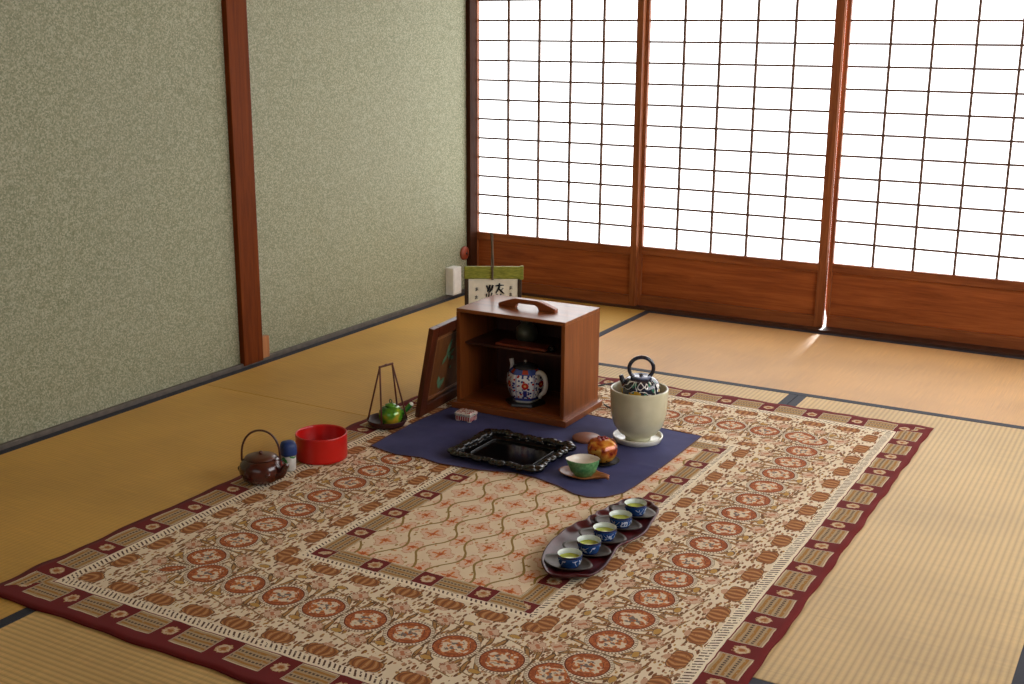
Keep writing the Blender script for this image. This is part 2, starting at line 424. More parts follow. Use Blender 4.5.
# ================================================================ RUG
RX0, RX1, RY0, RY1 = .78, 2.392, -3.377, -1.098
def rug_mat():
    t = NT('block_printed_cotton')
    x, y, z = t.xyz()
    wx = t.noise(26, detail=1) - .5; wy = t.noise(26, t.mapping(rot=(.4, .7, .9)), detail=1) - .5
    x = x + wx * .006; y = y + wy * .006
    LX, LY = RX1 - RX0, RY1 - RY0
    dl = x.min(LX - x); df = (y - .02).min(LY - y)
    d = dl.min(df); side = dl.lt(df)                      # 1 on the left and right borders
    tt = side.pick(y - .02, x)
    CREAM = (240, 226, 198); BROWN = (134, 82, 42); DARK = (86, 58, 42); OCH = (176, 130, 66)
    RUST = (176, 86, 38); PINK = (212, 178, 148); MAROON = (106, 9, 20); TAN = (176, 150, 112); OLIVE = (134, 112, 66)
    mixc = t.mix
    hand = t.noise(150, detail=2)                          # unevenness of the hand-blocked ink
    ink = hand.gt(.36)
    c = mixc(CREAM, (224, 204, 170), t.noise(14, detail=2))
    rw = tt - .368
    a = rw.rep(.1125); ah = rw.rep(.1125, .05625)
    b = d - .300
    # small leaf strokes, stretched voronoi in four directions
    for rot, sc, thr, cc in ((.75, (92, 34, 1), .33, BROWN), (-.75, (88, 32, 1), .31, (112, 74, 44)), (.15, (88, 48, 1), .25, OCH), (1.4, (84, 46, 1), .30, (158, 120, 86)), (.0, (60, 60, 1), .22, (190, 140, 104))):
        vd, vr, vg = t.voronoi(1.0, t.mapping(sc, (0, 0, rot), t.vec(x, y)), 'c')
        c = mixc(c, cc, vd.lt(thr) * vr.gt(.22))
    # fans of leaves springing from between the medallions
    r2_ = (ah * ah + b * b).sqrt(); a2_ = t.math('ARCTAN2', ah, b.abs())
    e2_ = (r2_ - .056) / .030
    lf = (a2_ * 15.0 + r2_ * b * 260.0).cos() - e2_ * e2_ * .9
    on = a2_.abs().lt(.68)
    c = mixc(c, (92, 64, 42), lf.gt(.10) * on)
    c = mixc(c, (170, 124, 70), lf.gt(.58) * on * ink)
    c = mixc(c, (104, 76, 50), (ah + b * b * 3).abs().lt(.0022) * b.abs().band(.004, .034))
    # pink blossoms and ochre buds, two rows
    for dd in (.222, .385):
        bb = d - dd
        aa = rw.rep(.1125, .036)
        rr = (aa * aa + bb * bb).sqrt() + (aa * 330).sin() * (bb * 330).sin() * .006
        c = mixc(c, PINK, rr.lt(.021) * ink); c = mixc(c, (160, 106, 74), rr.band(.0175, .0205) * ink)
        c = mixc(c, (188, 120, 84), rr.lt(.007))
        a2 = rw.rep(.1125, -.026); b2 = bb - .012
        r2 = (a2 * a2 * .6 + b2 * b2 * 2).sqrt() + (hand - .5) * .008
        c = mixc(c, (190, 144, 72), r2.lt(.010)); c = mixc(c, (110, 84, 60), r2.band(.0105, .0125))
        a3 = rw.rep(.1125, .0); b3 = bb + .014
        st = ((a3 * 9).sin() * .03 + b3).abs()
        c = mixc(c, (140, 108, 70), st.lt(.0018) * ink)
    # medallions
    rr = (a * a + b * b).sqrt()
    ang = t.math('ARCTAN2', b, a)
    c = mixc(c, CREAM, rr.lt(.0545))
    c = mixc(c, (140, 116, 92), rr.band(.0478, .0530) * (ang * 44).sin().gt(-.1))
    c = mixc(c, (150, 130, 104), rr.band(.0535, .0552))
    c = mixc(c, (186, 102, 54), rr.lt(.0465))
    c = mixc(c, (154, 76, 36), rr.band(.034, .0465) * hand.gt(.46))
    c = mixc(c, (104, 48, 28), rr.band(.0440, .0470) * ink); c = mixc(c, (112, 60, 36), rr.band(.0315, .0335) * ink)
    inner = rr + (ang * 4.0 + (hand - .5) * 6).sin() * .006
    c = mixc(c, (222, 202, 172), inner.lt(.0305))
    nz = t.noise(75, detail=1)
    c = mixc(c, (204, 124, 62), inner.lt(.0305) * nz.gt(.54))
    c = mixc(c, (160, 84, 44), inner.lt(.0305) * nz.gt(.63))
    c = mixc(c, (118, 104, 98), inner.lt(.020) * t.noise(95, detail=1).gt(.54))
    # boxed fruit motifs: ribbed like a pumpkin, a small dish under each
    for dd, w_, h_, dr in ((.150, .037, .021, 1), (.452, .037, .019, -1)):
        bb = d - dd
        an_ = a / w_; bn = bb / h_
        e = an_ * an_ * an_ * an_ + bn * bn * bn * bn
        c = mixc(c, (112, 74, 44), e.lt(1.12) * ink)
        c = mixc(c, (154, 92, 46), e.lt(.80))
        cv = (an_ / (1.12 - bn * bn * .55).max(.2) * 13.0).cos()
        c = mixc(c, (188, 134, 80), e.lt(.80) * cv.gt(.45) * ink)
        c = mixc(c, (124, 74, 40), e.lt(.80) * cv.lt(-.80))
        b4 = bb * dr - .027
        e4 = a * a * 5.0e3 + b4 * b4 * 2.2e4
        c = mixc(c, (200, 156, 124), e4.lt(.9) * ink)
    # comb teeth, outer and inner
    for lo, hi in ((.098, .122), (.486, .500)):
        c = mixc(c, CREAM, d.band(lo - .004, hi + .002))
        tooth = (tt + d * .5).rep(.0125).abs()
        c = mixc(c, DARK, d.band(lo + .003, hi) * tooth.lt(.0025) * hand.gt(.40))
    def blocks(c, dc, hw, pitch, phx, phy):
        bb = d - dc; ph = side.pick(phy, phx)
        p = (tt - ph).rep(pitch)
        inb = bb.abs().lt(hw)
        c = mixc(c, TAN, inb)
        st = bb.rep(hw * .66)
        c = mixc(c, (162, 116, 56), inb * st.abs().lt(hw * .10) * ink)
        dash = tt.rep(.0095).abs().lt(.0030)
        c = mixc(c, (84, 68, 58), inb * bb.rep(hw * .66, hw * .33).abs().lt(hw * .085) * dash)
        c = mixc(c, (210, 192, 160), inb * bb.abs().gt(hw * .91))
        mar = p.abs().lt(.0275)
        c = mixc(c, (208, 190, 158), inb * p.abs().lt(.0310))
        c = mixc(c, (88, 66, 54), inb * p.abs().band(.0292, .0304))
        c = mixc(c, MAROON, inb * mar)
        q = (p * p * 1.2 + bb * bb * 1.1).sqrt() + t.noise(150, detail=1) * .016
        c = mixc(c, (186, 146, 98), inb * mar * q.lt(.0265))
        c = mixc(c, (206, 184, 154), inb * mar * q.band(.019, .024) * ink)
        c = mixc(c, (158, 92, 50), inb * mar * q.lt(.0145))
        return c
    c = mixc(c, MAROON, d.lt(.094))
    c = blocks(c, .0550, .0360, .1485, .049, .135)
    c = mixc(c, MAROON, d.lt(.0180))
    c = blocks(c, .533, .030, .1485, .0805, .075)
    # centre field: ogee lattice with orange crosses
    fld = d.gt(.564)
    c = mixc(c, (150, 112, 66), d.band(.5635, .5665))
    f = mixc((234, 216, 184), (224, 202, 168), t.noise(30, detail=2))
    vd, vr, vg = t.voronoi(1.0, t.mapping((70, 44, 1), (0, 0, .8), t.vec(x, y)), 'c')
    f = mixc(f, (164, 128, 72), vd.lt(.24) * vr.gt(.40))
    f = mixc(f, (206, 146, 100), vd.lt(.26) * vr.lt(.25))
    P, Q = .0815, .182
    k = (x / P).floor(); par = t.math('MODULO', k, 2.0)
    sg = par * 2.0 - 1.0
    fx = x - k * P
    wave = (y * (2 * PI / Q)).sin() * .021
    l1 = (fx - sg * wave).abs(); l2 = (fx - P + sg * wave).abs()
    cx_ = fx - P / 2
    for oy, sc in ((Q / 4, 1.0), (-Q / 4, 1.0)):
        yy = (y - oy).rep(Q)
        rr = (cx_ * cx_ + yy * yy * .9).sqrt()
        an = t.math('ARCTAN2', yy, cx_)
        lob = rr + (an * 4 + (hand - .5) * 5).cos() * -.006
        f = mixc(f, (224, 188, 158), lob.lt(.031)); f = mixc(f, (196, 146, 108), lob.band(.0285, .031) * ink)
        cross = (cx_.abs().min(yy.abs())).lt(.0036) + ((cx_.abs() - yy.abs()).abs().lt(.0026)) * rr.lt(.013)
        f = mixc(f, (206, 118, 56), cross.min(1.0) * rr.lt(.023) * t.noise(110, detail=1).gt(.44))
        f = mixc(f, (186, 84, 38), rr.lt(.0055))
    f = mixc(f, (144, 116, 56), (l1.min(l2)).lt(.0034))
    c = mixc(c, f, fld)
    weave = t.noise(700, detail=1)
    c = mixc(c, (140, 112, 82), weave * .12)
    return t.finish(c, .9, spec=.15, bump=weave, bstr=.25, bdist=.001, sheen=.03)
def rug():
    nx, ny = 90, 128
    b = bmesh.new(); LX, LY = RX1 - RX0, RY1 - RY0
    rnd = random.Random(3)
    ph = [rnd.uniform(0, 6) for _ in range(8)]
    V = []
    for j in range(ny + 1):
        row = []
        for i in range(nx + 1):
            u, v = i / nx, j / ny
            x, y = u * LX, v * LY
            ex = min(u, 1 - u); ey = min(v, 1 - v)
            wob = .0018 * math.sin(y * 21 + ph[0]) +   .0014 * math.sin(y * 47 + ph[1])
            x += wob * (1 - min(1, ex * 9)) * (1 if u < .5 else -1)
            wob = .0022 * math.sin(x * 19 + ph[2]) +   .0016 * math.sin(x * 43 + ph[3])
            y += wob * (1 - min(1, ey * 9))
            e = min(ex * LX, ey * LY)
            z = .0014 + .0022 * (.5 + .5 * math.sin(x * 60 + 14 * math.sin(y * 2) + ph[4])) * max(0, 1 - e * 14) + .0022 * max(0, 1 - e * 14) * (.5 + .5 * math.sin(y * 52 + ph[5]))
            row.append(b.verts.new((x, y, z)))
        V.append(row)
    for j in range(ny):
        for i in range(nx):
            b.faces.new((V[j][i], V[j][i + 1], V[j + 1][i + 1], V[j + 1][i]))
    ring = [V[0][i] for i in range(nx + 1)] + [V[j][nx] for j in range(1, ny + 1)] + [V[ny][i] for i in range(nx - 1, -1, -1)] + [V[j][0] for j in range(ny - 1, 0, -1)]
    low = [b.verts.new((v.co.x, v.co.y, .0002)) for v in ring]
    n = len(ring)
    for i in range(n): b.faces.new((ring[i], low[i], low[(i + 1) % n], ring[(i + 1) % n]))
    b.faces.new(low[::-1])
    m = MB(); m._merge(b, True)
    return m.build('rug', rug_mat(), loc=(RX0, RY0, .0004))
tag(rug(), 'large block-printed cotton rug with maroon edge spread over the tatami', 'rug')
RZ = .0021          # top of the rug

# indigo wrapping cloth
def cloth():
    t = NT('indigo_cotton')
    w = t.noise(600, detail=1); n = t.noise(9, detail=3)
    c = t.ramp(n, [(.3, (54, 56, 98)), (.7, (70, 72, 118))])
    m = t.finish(c, .82, spec=.2, bump=w, bstr=.15, bdist=.0006, sheen=.03)
    t2 = NT('brown_hem'); m2 = t2.finish((92, 54, 44), .8)
    # outline: (x, y) anticlockwise from the front left corner
    front = [(.950, -2.152), (1.06, -2.176), (1.14, -2.160), (1.21, -2.176), (1.34, -2.163), (1.44, -2.130), (1.52, -2.137), (1.60, -2.160), (1.66, -2.190), (1.705, -2.192), (1.742, -2.170), (1.772, -2.115)]
    right = [(1.779, -2.05), (1.785, -1.86), (1.784, -1.556)]
    back = [(1.65, -1.545), (1.40, -1.54), (.945, -1.545)]
    left = [(.948, -1.70), (.936, -1.875), (.942, -2.059)]
    def lerp_line(pts, n):
        L = [0]
        for p, q in zip(pts, pts[1:]): L.append(L[-1] + math.dist(p, q))
        out = []
        for i in range(n + 1):
            s = L[-1] * i / n; k = max(j for j in range(len(L) - 1) if L[j] <= s + 1e-9)
            u = (s - L[k]) / (L[k + 1] - L[k]); out.append((pts[k][0] * (1 - u) + pts[k + 1][0] * u, pts[k][1] * (1 - u) + pts[k + 1][1] * u))
        return out
    nx, ny = 80, 56
    B = lerp_line(front, nx); T = lerp_line([back[2], back[1], back[0], right[2]], nx)
    Lf = lerp_line([front[0], left[2], left[1], left[0], back[2]], ny); R = lerp_line([front[-1]] + right, ny)
    b = bmesh.new(); V = []
    for j in range(ny + 1):
        row = []
        for i in range(nx + 1):
            u, v = i / nx, j / ny
            P = [(1 - v) * B[i][k] + v * T[i][k] + (1 - u) * Lf[j][k] + u * R[j][k]
                 - ((1 - u) * (1 - v) * B[0][k] + u * (1 - v) * B[-1][k] + (1 - u) * v * T[0][k] + u * v * T[-1][k]) for k in (0, 1)]
            e = min(u, 1 - u, v, 1 - v)
            fold = .0028 * math.exp(-((P[1] + 1.885 + (P[0] - 1.7) * .12) / .012) ** 2) * max(0, min(1, (P[0] - 1.66) * 12)) \
                 + .0016 * math.exp(-((P[1] + 1.93) / .014) ** 2) * max(0, min(1, (1.18 - P[0]) * 8))
            z = fold + (.0012 * math.sin(i * .5) * (1 - min(1, e * 20)) + .0008)
            row.append(b.verts.new((P[0], P[1], max(.0006, z))))
        V.append(row)
    m_ = MB()
    for j in range(ny):
        for i in range(nx):
            f = b.faces.new((V[j][i], V[j][i + 1], V[j + 1][i + 1], V[j + 1][i]))
    ring = [V[0][i] for i in range(nx + 1)] + [V[j][nx] for j in range(1, ny + 1)] + [V[ny][i] for i in range(nx - 1, -1, -1)] + [V[j][0] for j in range(ny - 1, 0, -1)]
    m_._merge(b, True)
    edge = [(v.co.x, v.co.y, v.co.z) for v in ring] if False else None
    o = m_.build('wrapping_cloth', [m], loc=(0, 0, RZ + .0012))
    h = MB()
    pts = [(p[0], p[1], .0012) for p in B] + [(p[0], p[1], .0012) for p in R[1:]] + [(p[0], p[1], .0012) for p in T[::-1][1:]] + [(p[0], p[1], .0012) for p in Lf[::-1][1:-1]]
    h.tube(pts, .0022, 6, closed=True, sub=1, flat=.5); h.build('hem', m2, o)
    o.data.shade_smooth()
    return o
tag(cloth(), 'indigo blue cloth with brown hem spread on the rug under the tea things', 'cloth')
CZ = RZ + .0024      # top of the cloth

# ================================================================ CABINET
CX0, CX1, CY0, CY1, CH = .970, 1.370, -1.692, -1.442, .339
def cabinet():
    r = thing('tea_cabinet', 'brown wooden open-front carrying cabinet with a handle on top', 'cabinet', ((CX0 + CX1) / 2, (CY0 + CY1) / 2, CZ + .0012))
    w, d = (CX1 - CX0) / 2, (CY1 - CY0) / 2
    MB().b3(-w - .014, w + .014, -d - .014, d + .010, 0, .020, .002).build('plinth', M['cab_x'], r)
    MB().b3(-w, w, -d, d, .020, .030).build('bottom_panel', M['cab_x'], r)
    MB().b3(-w, w, -d, d, CH - .012, CH, .0012).build('top_panel', M['cab_x'], r)
    for s in (-1, 1):
        MB().b3(s * w, s * (w - .012), -d, d, .030, CH - .012).build('side_panel', M['cab_z'], r)
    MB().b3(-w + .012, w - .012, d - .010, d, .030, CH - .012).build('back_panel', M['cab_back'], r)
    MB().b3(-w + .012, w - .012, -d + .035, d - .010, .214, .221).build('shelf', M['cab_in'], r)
    # arched handle on the lid
    L = .106
    pr = [(-L, .0), (-.045, .0), (-.040, .011), (-.030, .0165), (.030, .0165), (.040, .011), (.045, .0), (L, .0), (L, .010), (L - .008, .0135), (.052, .029), (.040, .0315), (-.040, .0315), (-.052, .029), (-L + .008, .0135), (-L, .010)]
    mt = Matrix.Translation((0, .010, 0)) @ Matrix.Rotation(PI / 2, 4, 'X')
    h = MB(); h.prism(pr, 0, .022, .002, mt); h.xf(Matrix.Translation((0.005, -.012, CH)))
    h.build('handle', M['handle_wood'], r)
    return r
cabinet()

# the lifted-off front, leaning on the cabinet's left side
def front_board():
    r = thing('cabinet_door', 'wooden panelled front with green leaf inlay leaning on the cabinet', 'cabinet door', (.924, -1.850, RZ + .001), math.radians(4.5))
    tilt = math.atan2(.057, .30)
    # built in local: u along +y, v up, n towards +x
    WD, HT, T = .392, .308, .018
    mt = Matrix.Rotation(tilt, 4, 'Y')
    def bar(u0, u1, v0, v1, n0, n1, bev=.0015):
        return MB().b3(n0, n1, u0, u1, v0, v1, bev).xf(mt)
    o = bar(0, .042, 0, HT, -T, 0); o.build('stile', M['door_wood'], r)
    bar(WD - .042, WD, 0, HT, -T, 0).build('stile', M['door_wood'], r)
    bar(.042, WD - .042, 0, .036, -T, 0).build('rail', M['door_wood'], r)
    bar(.042, WD - .042, HT - .036, HT, -T, 0).build('rail', M['door_wood'], r)
    bar(.042, WD - .042, .036, HT - .036, -T + .003, -.012, 0).build('panel', M['door_panel'], r)
    f = MB()
    for a in ((.052, .058, .046, HT - .046), (WD - .058, WD - .052, .046, HT - .046)): f.b3(-.012, -.006, a[0], a[1], a[2], a[3], .001)
    for a in ((.058, WD - .058, .046, .052), (.058, WD - .058, HT - .052, HT - .046)): f.b3(-.012, -.006, a[0], a[1], a[2], a[3], .001)
    f.xf(mt).build('moulding', wood('moulding_highlight_wood', (130, 78, 46), (168, 112, 72), 'z', .3), r)  # paler wood paints in the highlight along the inner edge
    inl = plain('green_inlay', (96, 136, 104), .5)
    def leaf(g, u, v, l, w, ang):
        pts = [(-l, 0), (-l * .4, w), (l * .3, w * .9), (l, 0), (l * .3, -w * .8), (-l * .4, -w)]
        ca, sa = math.cos(ang), math.sin(ang)
        pl = [(u + .026 + p[0] * ca - p[1] * sa, v - .022 + p[0] * sa + p[1] * ca) for p in pts]
        m4 = Matrix(((0, 0, 1, 0), (1, 0, 0, 0), (0, 1, 0, 0), (0, 0, 0, 1)))
        g.prism(pl, -.0122, -.0100, 0, m4)
    for grp in (((.135, .225, .030, .008, 1.2), (.155, .205, .022, .008, .5), (.115, .190, .020, .006, .9), (.165, .185, .016, .007, 2.6), (.14, .200, .022, .004, 1.9)),
              ((.095, .118, .017, .010, 1.9), (.118, .108, .018, .010, .7), (.105, .097, .014, .009, 2.7)), ((.165, .150, .006, .005, .5),), ((.20, .235, .018, .007, .3), (.212, .22, .016, .006, 1.2))):
        g = MB()
        for a in grp: leaf(g, *a)
        g.xf(mt).build('leaf_inlay', inl, r)
    return r
front_board()

# things in the cabinet
BX, BY = (CX0 + CX1) / 2, (CY0 + CY1) / 2
FZ = CZ + .0012 + .030
def imari():
    t = NT('painted_porcelain')
    x, y, z = t.xyz()
    ang = t.math('ARCTAN2', y, x)
    pan = (ang + .35).rep(PI / 3)
    v = t.vec(ang * .052, z, 0.0)
    c = t.mix((226, 222, 214), (206, 208, 212), t.noise(40))
    d1, r1, g1 = t.voronoi(115, v, 'c')
    c = t.mix(c, (38, 48, 112), d1.lt(.44) * r1.gt(.45)); c = t.mix(c, (176, 40, 30), d1.lt(.40) * r1.lt(.34)); c = t.mix(c, (202, 120, 40), d1.lt(.3) * r1.band(.34, .42))
    rr = (pan * pan * .0032 + (z - .062) * (z - .062)).sqrt()
    c = t.mix(c, (188, 44, 30), rr.lt(.011)); c = t.mix(c, (226, 160, 90), rr.lt(.004))
    c = t.mix(c, (40, 46, 120), pan.abs().lt(.11) * z.band(.022, .046))
    c = t.mix(c, (44, 60, 138), pan.abs().gt(.485)); c = t.mix(c, (214, 214, 216), pan.abs().gt(.508))
    c = t.mix(c, (50, 66, 140), z.band(.007, .018)); c = t.mix(c, (64, 84, 150), z.gt(.096)); c = t.mix(c, (186, 70, 50), z.gt(.099) * pan.abs().lt(.2))
    c = t.mix(c, (224, 222, 216), z.lt(.007))
    return t.finish(c, .12, coat=.4)
def cabinet_teapot():
    loc = (1.190, -1.618, FZ)
    tag(MB().lathe([(0, 0), (.066, 0), (.068, .004), (.066, .010), (.060, .011), (0, .011)], 6, smooth=False).build('teapot_stand', plain('black_lacquer_stand', (22, 18, 18), .3), loc=loc, rz=.3),
        'black six-sided stand under the painted porcelain teapot', 'stand')
    r = thing('porcelain_teapot', 'six-sided porcelain teapot painted blue and red inside the cabinet', 'teapot', (loc[0], loc[1], FZ + .0115), .30)
    def hexf(a, r_, z):
        k = math.cos(PI / 6) / math.cos((a % (PI / 3)) - PI / 6); return 1.22 * (.62 * k + .38)
    pf = [(0, 0), (.036, 0), (.037, .006), (.043, .016), (.051, .040), (.0535, .066), (.051, .086), (.045, .100), (.037, .109), (.035, .112), (.030, .112), (0, .110)]
    white = plain('white_porcelain', (220, 218, 212), .15, coat=.3, var=.03)
    MB().lathe(pf, 72, fn=hexf).build('body', imari(), r)
    l = MB().lathe([(0, .1105), (.042, .1105), (.041, .116), (.024, .123), (.008, .126), (0, .126)], 36).build('lid', plain('black_lid', (44, 46, 50), .25), r)
    MB().lathe([(0, .126), (.004, .126), (.0065, .131), (.005, .136), (0, .137)], 16).build('knob', plain('silver_knob', (180, 178, 172), .25, metal=.7), l)
    ca = (-.887, -.46)     # towards the photo's left; world direction of the camera's left side
    a0 = math.atan2(.244, -.964) - .30
    dx, dy = math.cos(a0), math.sin(a0)
    sp = [(.046, .046), (.060, .062), (.062, .086), (.061, .108), (.065, .128)]
    MB().tube([(dx * a, dy * a, b) for a, b in sp], [.015, .012, .0085, .007, .0085], 12).build('spout', white, r)
    hd = [(.046, .090), (.062, .104), (.082, .096), (.090, .070), (.084, .044), (.068, .030), (.064, .018)]
    MB().tube([(-dx * a, -dy * a, b) for a, b in hd], [.008, .0085, .0085, .0075, .0075, .007, .005], 12).build('handle', white, r)
cabinet_teapot()
SHZ = CZ + .0012 + .221
tag(MB().box((0, 0, .005), (.185, .062, .009), .002).build('lacquer_tray', plain('red_brown_lacquer', (112, 44, 26), .3), loc=(1.185, -1.618, SHZ), rz=0),
    'flat red-brown lacquer board lying on the cabinet shelf', 'tray')
r = thing('tea_jar', 'round dark pewter jar with a short neck on the cabinet shelf', 'jar', (1.156, -1.552, SHZ))
pew = plain('dark_pewter', (96, 98, 84), .35, metal=.5)
MB().lathe([(0, 0), (.024, 0), (.033, .009), (.037, .028), (.034, .046), (.022, .057), (.018, .061), (.018, .066), (0, .066)], 40).build('body', pew, r)
MB().lathe([(0, .066), (.021, .066), (.022, .077), (.019, .082), (0, .083)], 32).build('lid', pew, r)
r = thing('incense_box', 'tiny black box at the right end of the cabinet shelf', 'box', (1.290, -1.625, SHZ))
blk = plain('black_lacquer', (20, 18, 18), .25)
MB().lathe([(0, 0), (.011, 0), (.012, .010), (0, .010)], 20).build('bowl', blk, r)
MB().lathe([(0, .0102), (.0125, .0102), (.011, .017), (0, .018)], 20).build('lid', blk, r)

# power cords behind the cabinet
cm = plain('black_rubber_cord', (26, 24, 24), .5)
tag(MB().tube([(1.384, -1.420, .003), (1.405, -1.436, .003), (1.44, -1.456, .003), (1.49, -1.500, .003), (1.53, -1.575, .0045), (1.545, -1.622, .0045)], .003, 8).build('power_cord', cm, loc=(0, 0, RZ + .002)),
    'black cord leaving the cabinet foot towards the cream planter', 'cord', None)
tag(MB().tube([(1.10, -1.36, .003), (1.18, -1.30, .003), (1.255, -1.255, .003), (1.29, -1.19, .003), (1.34, -1.15, .003), (1.40, -1.17, .003), (1.50, -1.33, .003), (1.57, -1.50, .003), (1.585, -1.535, .0065), (1.605, -1.59, .0065), (1.612, -1.604, .0065)], .003, 8).build('power_cord', cm, loc=(0, 0, RZ + .002)),
    'black cord looping over the rug near its far edge behind the cabinet', 'cord', None)

# small display banner behind the cabinet
def banner():
    x0, y0 = .862, -1.272
    ang = math.atan2(-.508, .862) * -1      # local +x = photo right
    r = thing('calligraphy_banner', 'small white calligraphy banner with green top band behind the cabinet', 'banner', (x0, y0, RZ + .0030), math.atan2(.508, .862))
    drk = plain('dark_bamboo', (58, 40, 22), .45)
    grn = NT('green_brocade')
    nn = grn.noise(60, grn.mapping((1, 1, 6)), detail=3)
    gm = grn.finish(grn.ramp(nn, [(.3, (112, 116, 26)), (.7, (160, 158, 54))]), .6)
    for s in (-1, 1): MB().b3(s * .089, s * .103, -.005, .005, .02, .372, .002).build('side_post', drk, r)
    MB().b3(-.125, .125, -.03, .03, 0, .02, .003).build('foot', drk, r)
    MB().b3(-.0885, .0885, -.002, .002, .02, .354).build('paper', plain('cream_paper', (240, 230, 204), .8, var=.03), r)
    g = MB(); g.b3(-.104, .104, -.009, .009, .354, .399, .003); g.b3(.096, .109, -.0095, .0095, .352, .401, .002); g.build('top_band', gm, r)
    c = MB(); c.tube([(-.004, -.011, .352), (-.002, -.0115, .38), (-.006, -.006, .402), (-.004, 0, .46), (-.008, 0, .521)], .0035, 8); c.tube([(-.001, -.0115, .352), (-.004, -.0115, .38), (.000, -.006, .402), (-.002, 0, .46), (-.003, 0, .519)], .003, 8)
    c.build('hanging_cord', plain('brown_cord', (92, 76, 56), .8), r)
    ink = plain('black_ink', (18, 17, 17), .8)
    k = MB()
    S = .177 / 395.0
    def st(pts, w=7):
        w *= 1.25; q = [((p[0] - 307) * S, -.0028, .354 - (p[1] - 433) * S) for p in pts]
        k.tube(q, [w * S * .75] + [w * S] * (len(q) - 2) + [w * S * .45], 6, sub=3)
    st([(326, 492), (360, 486), (394, 486)], 6); st([(358, 470), (354, 505), (328, 552)], 8); st([(352, 512), (372, 535), (396, 556)], 7); st([(388, 510), (372, 526)], 5)
    st([(336, 556), (346, 580), (362, 596)], 6); st([(372, 556), (352, 590), (330, 616)], 6); st([(365, 585), (385, 612)], 6)
    k.build('calligraphy', ink, r); k = MB()
    st([(254, 488), (266, 520)], 8); st([(282, 484), (274, 515), (262, 540)], 8); st([(306, 484), (294, 520), (272, 548)], 8)
    st([(254, 556), (252, 582)], 7); st([(276, 552), (270, 584), (258, 612)], 6); st([(298, 548), (288, 580)], 7); st([(280, 580), (300, 612)], 6)
    k.build('calligraphy', ink, r)
    for cx, cy in ((176, 520), (172, 588), (450, 508), (448, 566)):
        k = MB(); st([(cx - 12, cy - 8), (cx + 12, cy - 10)], 3); st([(cx, cy - 16), (cx - 2, cy + 14)], 3); st([(cx - 10, cy + 4), (cx + 12, cy + 2)], 3); st([(cx - 2, cy + 2), (cx - 12, cy + 14)], 3); st([(cx + 6, cy - 4), (cx + 10, cy + 12)], 1.8)
        k.build('calligraphy', ink, r)
banner()

# little porcelain box on the cloth
def trinket():
    t = NT('red_painted_porcelain')
    x, y, z = t.xyz()
    c = t.mix((226, 214, 206), (214, 198, 190), t.noise(60))
    lat = ((x + y).rep(.0085).abs()).lt(.0022) + ((x - y).rep(.0085).abs()).lt(.0022)
    body = z.band(.003, .0175)
    c = t.mix(c, (168, 62, 66), lat.min(1.0) * body)
    fl = t.voronoi(130, t.vec(x, y), rnd=.5)
    c = t.mix(c, (172, 58, 56), z.gt(.0295) * fl.lt(.42)); c = t.mix(c, (74, 110, 86), z.gt(.0295) * fl.lt(.2))
    c = t.mix(c, (156, 170, 150), z.band(.021, .026) * t.noise(150, detail=1).gt(.55))
    m = t.finish(c, .2, coat=.3)
    r = thing('porcelain_box', 'little white porcelain box with red painting before the cabinet', 'box', (1.068, -1.792, CZ), .0)
    b = MB(); b.b3(-.029, .029, -.022, .022, .003, .0185, .003)
    for sx in (-1, 1):
        for sy in (-1, 1): b.box((sx * .021, sy * .015, .002), (.012, .010, .004), .001)
    b.build('body', m, r)
    l = MB(); l.b3(-.0305, .0305, -.0235, .0235, .0188, .029, .003); l.b3(-.027, .027, -.020, .020, .027, .032, .002); l.build('lid', m, r)
trinket()

